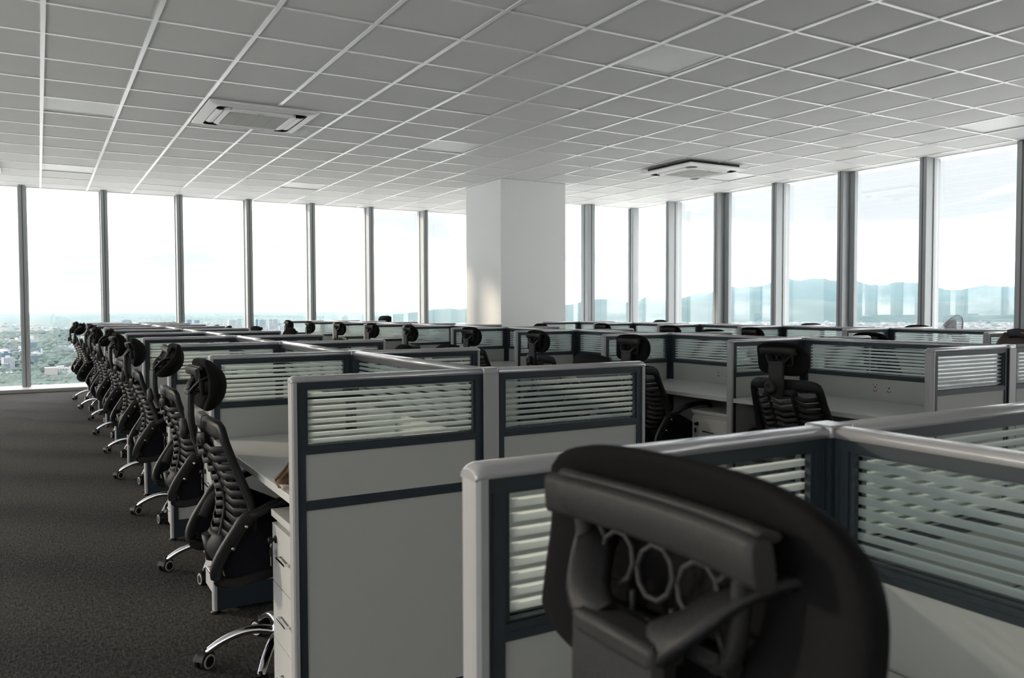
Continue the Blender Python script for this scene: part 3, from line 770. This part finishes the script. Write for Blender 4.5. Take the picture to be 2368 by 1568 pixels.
    V = st.quadgrid(rows, 'seat_fabric', closed_v=True); st.bm.faces.new(V[0]); st.bm.faces.new(V[-1][::-1]); st.build('seat', r)
    mc = MB(); mc.box(-.14, .14, -.09, .09, .375, .43, 'black_plastic', .012, 2); mc.tube([(-.26, 0, .50), (-.25, 0, .42), (-.18, 0, .395), (-.1, 0, .395)], .022, 'black_plastic', 8, ry=.03, up=(0, 1, 0)); mc.tube([(0, .08, .40), (.02, .20, .392), (.02, .24, .39)], .006, 'black_plastic', 8); mc.build('tilt_mechanism', r)
    gl = MB(); gl.lathe([(.030, .10), (.030, .24), (.026, .25), (.017, .25), (.015, .38)], 'z', (0, 0, 0), 'black_plastic', 20); gl.build('gas_lift', r)
    hb = MB(); hb.lathe([(.030, .075), (.046, .085), (.048, .125), (.034, .14), (.030, .14)], 'z', (0, 0, 0), 'chrome', 20); hb.build('base_hub', r)
    # --- five legs with casters
    a0 = 180-13
    for k in range(5):
        a = R(a0+72*k); ca, sa = math.cos(a), math.sin(a)
        lg = MB(); pr = smoothpath([(.030, 0, .108), (.09, 0, .122), (.15, 0, .118), (.21, 0, .096), (.25, 0, .072), (.268, 0, .058)], 3)
        pts = [(p.x*ca, p.x*sa, p.z) for p in pr]; n = len(pts)
        lg.tube(pts, [.021-.007*i/n for i in range(n)], 'chrome', 12, ry=[.015-.003*i/n for i in range(n)], up=(0, 0, 1), power=2.5); lo = lg.build('leg', r)
        cs = MB(); cx, cy = .276*ca, .276*sa; dirn = R([35, 100, 250, 160, 300][k]); Rm = Matrix.Rotation(dirn, 3, 'Z')
        tmp = MB()
        for s in (-1, 1):
            tmp.lathe([(.010, s*.006), (.0285, s*.006), (.030, s*.010), (.030, s*.021), (.027, s*.0245), (.024, s*.0255)], 'y', (0, 0, .030), 'black_plastic', 20)
            tmp.lathe([(.026, s*.0250), (.026, s*.0262), (.021, s*.0270), (.0205, s*.0262)], 'y', (0, 0, .030), 'caster_rim', 20)
            tmp.lathe([(.0205, s*.0255), (.017, s*.027), (.001, s*.027)], 'y', (0, 0, .030), 'black_plastic', 16)
        hood = [[Vector((.034*math.cos(t), y, .030+.034*math.sin(t))) for t in [R(20+150*q/8) for q in range(9)]] for y in (-.0215, -.020, .020, .0215)]
        tmp.quadgrid(hood, 'black_plastic'); tmp.tube([(.0, 0, .055), (0, 0, .075)], .008, 'black_plastic', 8); tmp.box(-.02, .02, -.005, .005, .022, .05, 'black_plastic')
        bmesh.ops.transform(tmp.bm, matrix=Matrix.Translation((cx, cy, 0)) @ Rm.to_4x4(), verts=tmp.bm.verts)
        tmp.build('caster', lo)
    return r
chair0 = office_chair(); register(); snapC = snapshot(chair0)
def place_chair(x, y, rz, label, group, tilt=0.0, lift=0.0, first=[True]):
    if first[0]: o = chair0; first[0] = False
    else: o = copy_tree(None, None, snapC)
    o.location = (x, y, 0); o.rotation_euler = (0, 0, rz); tag(o, label, 'office chair', group)
    register()
    for c in kids(o):
        if c.name.startswith(('headrest_pad', 'headrest_shell', 'headrest_grille')):
            c.location = HEAD_PIVOT + Vector((0, 0, lift)); c.rotation_euler = (0, R(tilt), 0)
        elif c.name.startswith(('headrest_bracket', 'support_post')) and lift: c.location = (0, 0, lift)
    return o
HX = .24                                              # headrest apex sits this far behind the column
yc = [Y0+BAY*(k+.5) for k in range(9)]
# aisle side of the left island: (x of the headrest, y, turn, tilt)
L1 = [(.512, 2.96, 0, 4), (.54, 4.20, 1, 40), (.525, 5.46, -2, 0), (.525, 6.73, 2, 0), (.53, 7.99, -3, 38), (.515, 9.26, 3, 8), (.53, 10.53, 3, 15), (.47, 11.80, -4, 42), (.45, 13.05, 2, 30)]
for k, (x, y, a, t) in enumerate(L1):
    place_chair(x+HX, y, R(a), 'black office chair, %s from the camera on the aisle side of the left island' % ordinal(k), 'office chairs along the aisle', t)
M1 = [(3.32, 2.94), (3.355, 4.205), (3.43, 5.47), (3.47, 6.73), (3.42, 7.99), (3.45, 9.25), (3.465, 10.51), (3.445, 11.78), (3.46, 13.04)]
for k, (x, y) in enumerate(M1):
    place_chair(x+HX, y, R([3, 2, -2, 4, -4, 2, 3, -3, 2][k]), 'black office chair, %s from the camera on the left side of the middle island' % ordinal(k), 'office chairs on the left side of the middle island', [-6, 2, 0, 4, 0, 6, 2, 0, 3][k])
for k, (x, y, a, lf, tl) in enumerate(((2.2, 3.07, 178, -.05, 35), (2.18, 4.60, 184, -.05, 0), (2.2, 5.40, 176, -.08, 0), (2.17, 6.7, 183, -.08, 0), (2.15, 8.2, 180, -.015, 0), (2.17, 9.62, 186, -.03, 30), (2.14, 11.2, 175, -.04, 0), (2.2, 12.4, 180, -.05, 0))):
    place_chair(x-HX*1.0, y, R(a), 'black office chair, %s from the camera on the right side of the left island' % ordinal(k), 'office chairs on the right side of the left island', tl, lf)
for k, (x, y, a, lf) in enumerate(((5.15, 5.38, 182, -.02), (5.15, 8.28, 178, -.01), (5.2, 6.9, 184, -.06), (5.15, 9.6, 180, -.06), (5.2, 4.2, 176, -.08))):
    place_chair(x-HX, y, R(a), 'black office chair right of the middle island, %s' % ['headrest just showing near the third divider', 'headrest tip showing before the column', 'hidden low between the third and fourth dividers', 'low beside the column foot', 'low behind the second cross divider'][k], 'office chairs on the right side of the middle island', 5, lf)
for k, (x, y, a, tl) in enumerate(((5.95, 4.34, 0, -20), (5.95, 5.60, -8, 0), (5.95, 6.83, 3, 0), (5.95, 8.05, 0, 8))):
    place_chair(x+HX, y, R(a), 'black office chair, %s from the camera on the left side of the right island' % ordinal(k), 'office chairs on the left side of the right island', tl, -.015)
for k, (x, y, a) in enumerate(((7.8, 5.20, 180), (7.8, 6.52, 184), (7.85, 9.3, 178), (7.8, 7.9, 181))):
    place_chair(x-HX, y, R(a), 'black office chair by the right windows, %s' % ['dark tip of its headrest left of the fan', 'headrest tip in front of the third wide mullion', 'headrest tip just right of the column', 'hidden low behind the right island'][k], 'office chairs by the right windows', 0, [-.01, -.01, 0, -.06][k])
place_chair(5.24, 14.0, R(205), 'grey-lit office chair by the far windows, its headrest above all partitions left of the column', 'office chair by the far windows', 0, .05)
fg = place_chair(.406+HX, .430, R(0), 'very large out-of-focus black headrest of the chair right in front of the camera', 'foreground chair', 8, .062)

# ------------------------------------------------------------------ loose things
def fan():
    r = empty('pedestal_fan', (8.66, 5.36, 0)); r.rotation_euler = (0, 0, R(148))
    tilt = Matrix.Translation((0, 0, .99)) @ Matrix.Rotation(R(-22), 4, 'Y')
    for nm_, sgn in (('front_grille', 1), ('rear_grille', -1)):
        g = MB(); Rr = .215; dep = .085
        def dome(t): return (sgn*dep*(1-t**2.2), t*Rr)
        for k in range(60):
            a = 2*PI*k/60; g.tube([(dome(t)[0], dome(t)[1]*math.cos(a), dome(t)[1]*math.sin(a)) for t in (.2, .4, .6, .8, .93, 1)], .0011 if k % 10 else .0028, 'fan_wire', 4, caps=False)
        for t in (.2, .6, 1.0):
            x, q_ = dome(t); g.tube([(x, q_*math.cos(2*PI*k/36), q_*math.sin(2*PI*k/36)) for k in range(37)], .0022, 'fan_wire', 5, caps=False)
        if sgn > 0: g.lathe([(.043, dep*.98), (.04, dep+.006), (.001, dep+.008)], 'x', (0, 0, 0), 'fan_plastic', 16)
        bmesh.ops.transform(g.bm, matrix=tilt, verts=g.bm.verts); g.build(nm_, r)
    bl = MB()
    for k in range(3):
        a = 2*PI*k/3; P = []
        for i in range(6):
            rr = .03+.15*i/5; w = .02+.05*math.sin(i/5*PI*.8+.3)
            P.append([Vector((.02*(t), rr*math.cos(a+t*w/rr), rr*math.sin(a+t*w/rr))) for t in (-1, -.5, 0, .5, 1)])
        bl.quadgrid(P, 'fan_plastic')
    bl.lathe([(.03, -.02), (.03, .02), (.012, .03)], 'x', (0, 0, 0), 'fan_plastic', 14)
    bmesh.ops.transform(bl.bm, matrix=tilt, verts=bl.bm.verts); bl.build('blades', r)
    mh = MB(); mh.lathe([(.02, -.22), (.05, -.20), (.06, -.12), (.055, -.085)], 'x', (0, 0, 0), 'fan_plastic', 18); bmesh.ops.transform(mh.bm, matrix=tilt, verts=mh.bm.verts); mh.build('motor_housing', r)
    po = MB(); po.tube([(-.02, 0, .03), (-.02, 0, .6)], .014, 'fan_plastic', 10); po.tube([(-.02, 0, .6), (-.03, 0, .93)], .010, 'fan_plastic', 10); po.lathe([(.028, .56), (.028, .62), (.02, .64)], 'z', (-.02, 0, 0), 'fan_plastic', 12); po.build('pole', r)
    bs = MB(); bs.lathe([(.20, 0), (.20, .012), (.17, .025), (.04, .04), (.03, .07)], 'z', (-.02, 0, 0), 'fan_plastic', 28); bs.build('base', r)
    tag(r, 'white pedestal fan with round wire cage standing in front of the right windows', 'fan')
fan()
def bag():
    r = empty('shoulder_bag', (5.02, 2.60, .735)); r.scale = (1, 1, .96); q = MB(); rows = []
    for i in range(15):
        v = i/14; z = .405*v; w = .235*(1-.50*max(0, v-.62)**1.2*2.0)+.012*math.sin(v*9); d = .085*(1-.55*v*v)
        ring = []
        for j in range(24):
            th = 2*PI*j/24; c, s_ = math.cos(th), math.sin(th)
            wob = .010*noise.noise(Vector((c*2, s_*2, v*4)))
            ring.append(Vector((math.copysign(abs(c)**.6, c)*d+wob, math.copysign(abs(s_)**.7, s_)*w+wob, z)))
        rows.append(ring)
    V = q.quadgrid(rows, 'bag_leather', closed_v=True); q.bm.faces.new(V[0][::-1]); q.bm.faces.new(V[-1]); q.build('bag_body', r)
    s = MB(); s.tube(smoothpath([(-.05, .12, .395), (-.075, .05, .405), (-.085, -.04, .385), (-.09, -.12, .345), (-.09, -.18, .28), (-.088, -.2, .15)], 4), .006, 'bag_strap', 8, ry=.026, up=(0, .4, 1)); s.build('strap', r)
    t = MB(); t.tube(smoothpath([(-.058, .09, .400), (-.084, .02, .405), (-.094, -.06, .375), (-.098, -.13, .335)], 4), .004, 'bag_trim', 8, ry=.007, up=(0, .4, 1)); t.build('strap_trim', r)
    tag(r, 'brown leather bag with a dark strap behind the partition at the right edge', 'bag')
bag()
def kraft():
    q = MB(); rows = []
    for i in range(15):
        u = i/14; row = []
        for j in range(11):
            v = j/10; top = .02+.085*math.sin(min(1, u*1.25)*PI*.62)+.008*noise.noise(Vector((u*14, 0, 3)))
            x = .0+.10*u+.02*v*math.sin(u*5); y = .05*v*(1-u*.5)+.018*noise.noise(Vector((u*4, v*4, 1))); z = v*top
            row.append(Vector((x, y, z+.001)))
        rows.append(row)
    q.quadgrid(rows, 'kraft_paper'); o = q.build('torn_kraft_paper'); o.location = (.612, 2.465, .736)
    sm = o.modifiers.new('thickness', 'SOLIDIFY'); sm.thickness = .0012
    tag(o, 'torn piece of brown kraft paper standing on the front left desk beside the end post', 'paper')
    l = MB(); l.quadgrid([[Vector((.0+.07*u, -.05+.045*v+.008*math.sin(u*6), .004+.010*abs(math.sin(3*u+2*v)))) for v in [k/5 for k in range(6)]] for u in [k/8 for k in range(9)]], 'paper_lining'); p = l.build('white_lining', o)
    sm = p.modifiers.new('thickness', 'SOLIDIFY'); sm.thickness = .001
kraft()

# ------------------------------------------------------------------ outside: city, hills and haze (tower floor about 150 m above the city)
GZ = -150.0
def pol(az, d): return d*math.sin(R(az)), d*math.cos(R(az))
q = MB(); q.quadgrid([[Vector((*pol(az, d), GZ+.5)) for az in range(-180, 181, 15)] for d in (30, 300, 700, 1150)], 'bounce_ground'); rows = []  # unseen pale ring added below the windows to bounce light onto the ceiling
for i in range(40):
    d = 250*(1.14**i); rows.append([Vector((*pol(az, d), GZ)) for az in range(-40, 101, 5)])
q.quadgrid(rows, 'city_ground'); structure(q.build('ground'))

def hill(name, d0, depth, prof, seed, label, rough=60):
    """prof: list of (azimuth, elevation angle of the crest in degrees)"""
    q = MB(); az0, az1 = prof[0][0], prof[-1][0]; n = 150; m = 16; rows = []
    def crest(a):
        for (a0, e0), (a1, e1) in zip(prof[:-1], prof[1:]):
            if a0 <= a <= a1: t = (a-a0)/(a1-a0); t = t*t*(3-2*t); return e0+(e1-e0)*t
        return prof[-1][1]
    for j in range(m+1):
        v = j/m; row = []
        for i in range(n+1):
            a = az0+(az1-az0)*i/n; d = d0+depth*v; dc = d0+depth*.55
            H = dc*math.tan(R(crest(a)+.14))+150.0
            s = math.sin(min(v/.55, 1)*PI/2) if v < .55 else math.cos((v-.55)/.45*PI/2)
            nz = noise.fractal(Vector((a*.55+seed, v*3.0, seed)), 1.0, 2.1, 6)
            row.append(Vector((*pol(a, d), GZ-2+max(0, H*s*(1+.10*nz*(1-.5*v))+rough*nz*s*.5))))
        rows.append(row)
    q.quadgrid(rows, 'hill_cover'); o = q.build(name); tag(o, label, 'hills'); return o
hill('hill_ridge', 9000, 4200, [(20, -.55), (28, -.1), (33, .05), (35.8, .38), (38, .34), (40, .42), (41.7, .55), (44, .30), (48, .33), (50.8, .32), (54, .30), (57, .28), (60.5, .30), (64, .2), (70, .1), (80, -.2)], 3.1, 'nearer blue green ridge of hills low along the right windows')
hill('mountain_range', 19000, 5200, [(30, -.3), (36, .15), (38.6, .35), (39.5, .72), (41, .42), (43.2, .75), (45.3, 1.30), (47, 1.45), (48.4, 1.92), (49.4, 1.62), (50.8, 1.80), (52.3, 1.70), (54, 1.42), (55.9, 1.30), (58.3, .95), (60, 1.05), (61.8, 1.05), (66, .8), (75, .1)], 8.7, 'far pale blue mountain range rising highest behind the right windows', 120)

# houses nobody could count: one mesh of small blocks, and the tree cover
q = MB(); rnd = random.Random(5)
def houses(n, a0, a1, d0, d1, smin, smax, dens):
    c = 0; tries = 0
    while c < n and tries < n*12:
        tries += 1
        az = rnd.uniform(a0, a1); d = math.sqrt(rnd.uniform(d0*d0, d1*d1)); x, y = pol(az, d)
        if noise.noise(Vector((x*dens, y*dens*.45, 1.7))) < -.02+rnd.uniform(-.15, .15): continue
        w, l, h = rnd.uniform(smin, smax), rnd.uniform(smin, smax), rnd.uniform(5, 11)
        if rnd.random() < .014: h = rnd.uniform(14, 34)
        if rnd.random() < .06: w *= 2.2; l *= 1.8
        ang = rnd.choice((0, .3, .9)); ca, sa = math.cos(ang), math.sin(ang)
        vs = [q.bm.verts.new((x+ca*px-sa*py, y+sa*px+ca*py, GZ+z)) for z in (0, h) for px, py in ((-w/2, -l/2), (w/2, -l/2), (w/2, l/2), (-w/2, l/2))]
        for f in ((4, 5, 6, 7), (0, 1, 5, 4), (1, 2, 6, 5), (2, 3, 7, 6), (3, 0, 4, 7)): q.bm.faces.new([vs[k] for k in f])
        c += 1
q.mi('house_walls')
houses(9500, -6, 5.5, 1960, 4600, 7, 17, .0045)
houses(8500, -7, 24, 4600, 9500, 12, 28, .0022)
houses(3400, 30, 68, 6500, 9000, 12, 34, .0020)
tag(q.build('city_houses'), 'countless small pale houses and roofs spread over the city plain', 'houses', kind='stuff')
q = MB(); q.mi('tree_leaf')
def blob(x, y, z, r):
    vs = []
    for (ph, m_) in ((-.5, 6), (.25, 6), (.8, 5)):
        vs.append([q.bm.verts.new((x+r*math.cos(ph)*math.cos(2*PI*k/m_+ph)*rnd.uniform(.8, 1.15), y+r*math.cos(ph)*math.sin(2*PI*k/m_+ph)*rnd.uniform(.8, 1.15), z+r*math.sin(ph))) for k in range(6)])
    t = q.bm.verts.new((x, y, z+r*rnd.uniform(.95, 1.1)))
    for a, b_ in zip(vs[:-1], vs[1:]):
        for k in range(6): q.bm.faces.new((a[k], a[(k+1) % 6], b_[(k+1) % 6], b_[k]))
    for k in range(6): q.bm.faces.new((vs[-1][k], vs[-1][(k+1) % 6], t))
for k in range(2600):
    az = rnd.uniform(-7, 6); d = math.sqrt(rnd.uniform(1250**2, 2080**2)); x, y = pol(az, d)
    if noise.noise(Vector((x*.006, y*.006, 9))) > .34: continue
    blob(x, y, GZ+rnd.uniform(3, 7), rnd.uniform(7, 15))
for k in range(2600):
    az = rnd.uniform(-8, 10); d = math.sqrt(rnd.uniform(2080**2, 6500**2)); x, y = pol(az, d)
    if noise.noise(Vector((x*.0045, y*.0045*.45, 1.7))) > .03: continue
    blob(x, y, GZ+4, rnd.uniform(10, 22))
tag(q.build('city_trees'), 'dense green tree cover below the left window and between the houses', 'trees', kind='stuff')

def tower(az, d, w, l, h, mat, pane_mat, label, rz=.2, floors=12):
    x, y = pol(az, d); r = empty('high_rise', (x, y, GZ), rz)
    b_ = MB(); b_.box(-w/2, w/2, -l/2, l/2, 0, h, mat); b_.box(-w*.2, w*.2, -l*.2, l*.2, h, h+5, mat); b_.build('tower_body', r)
    g = MB()
    for k in range(floors):
        z0 = h*(k+.25)/floors; z1 = h*(k+.72)/floors
        g.box(-w/2-.3, w/2+.3, -l/2-.3, l/2+.3, z0, z1, pane_mat)
    g.build('window_bands', r)
    f_ = MB()
    for k in range(7):
        xx = -w/2+w*k/6; f_.box(xx-w*.03, xx+w*.03, -l/2-.8, l/2+.8, 0, h, mat)
    f_.build('facade_fins', r)
    tag(r, label, 'building', 'high-rise buildings in the hazy city'); return r
def el(d, ypx): return 150+d*math.tan(R((717-ypx)/1891*57.2958))
def azx(px): return 30.05+math.degrees(math.atan((px-1184)/1891))
for (px, ytop, d, wpx, mat, pm, lab) in (
    (12, 800, 2700, 16, 'tower_glass', 'tower_wall', 'blue glass block at the left edge beside the first mullion'),
    (16, 809, 2500, 18, 'tower_white', 'tower_glass', 'pale tower in front of the blue block at the left edge'),
    (30, 794, 3100, 14, 'tower_wall', 'tower_glass', 'wide blue grey tower just left of the first mullion'),
    (74, 780, 3300, 11, 'tower_wall', 'tower_glass', 'slim grey tower right of the first mullion'),
    (79, 806, 2700, 18, 'tower_wall', 'tower_glass', 'pale blue tower right of the first mullion, mid height in view'),
    (137, 833, 2150, 30, 'tower_white', 'tower_glass', 'bright white office block above the trees in the left window'),
    (170, 796, 3300, 20, 'tower_white', 'tower_wall', 'white block close to the aisle chairs in the left window'),
    (437, 738.5, 9000, 9, 'tower_wall', 'tower_glass', 'left half of the twin blue towers on the skyline of the third window'),
    (455, 739.5, 9000, 9, 'tower_wall', 'tower_glass', 'right half of the twin blue towers on the skyline of the third window'),
    (292, 738, 9500, 16, 'tower_wall', 'tower_glass', 'low wide building on the skyline of the second window'),
    (537, 739, 7000, 16, 'tower_white', 'tower_wall', 'pale tower on the skyline just left of the fourth mullion'),
    (552, 737, 7500, 9, 'tower_white', 'tower_wall', 'slim pale tower touching the fourth mullion'),
    (594, 739, 6500, 4, 'tower_glass', 'tower_wall', 'thinnest blue tower right of the fourth mullion'),
    (607, 740, 6500, 11, 'tower_wall', 'tower_white', 'blue grey tower between the thin one and the white pair'),
    (625, 738, 6000, 7, 'tower_white', 'tower_glass', 'left tower of the bright white pair on the skyline'),
    (637, 738, 6000, 9, 'tower_white', 'tower_glass', 'right tower of the bright white pair on the skyline'),
    (650, 752, 5200, 8, 'tower_white', 'tower_wall', 'low white block right of the white pair on the skyline')):
    w = wpx*d/1891; tower(azx(px), d, w, w*.8, max(14, el(d, ytop)), mat, pm, lab, rz=-R(azx(px)) + .25, floors=10 if d > 5000 else 14)

# real haze: a huge thin scattering layer over the city, starting well outside the building
def haze():
    m = bpy.data.materials.new('haze'); m.use_nodes = True; nt = m.node_tree; nt.nodes.clear(); N = nt.nodes.new
    out = N('ShaderNodeOutputMaterial'); v = N('ShaderNodeVolumeScatter'); v.inputs['Color'].default_value = (.12, .22, .275, 1); v.inputs['Density'].default_value = 2.4e-5; v.inputs['Anisotropy'].default_value = .2
    nt.links.new(v.outputs[0], out.inputs['Volume']); M['haze'] = m
    try: m.cycles.homogeneous_volume = True
    except Exception: pass
    q = MB(); X0, X1, Y_0, Y_1, Z0, Z1, n = -6000, 30000, 200, 26000, GZ-30, 1400, 24
    lx = [X0+(X1-X0)*k/n for k in range(n+1)]; ly = [Y_0+(Y_1-Y_0)*k/n for k in range(n+1)]; lz = [Z0+(Z1-Z0)*k/4 for k in range(5)]
    for z in (Z0, Z1): q.quadgrid([[(x, y, z) for x in lx] for y in ly], 'haze', smooth=False)
    for y in (Y_0, Y_1): q.quadgrid([[(x, y, z) for x in lx] for z in lz], 'haze', smooth=False)
    for x in (X0, X1): q.quadgrid([[(x, y, z) for y in ly] for z in lz], 'haze', smooth=False)
    bmesh.ops.remove_doubles(q.bm, verts=q.bm.verts, dist=.5); tag(q.build('haze'), 'thin bluish haze lying over the distant city and hills', 'haze', kind='stuff')
haze()
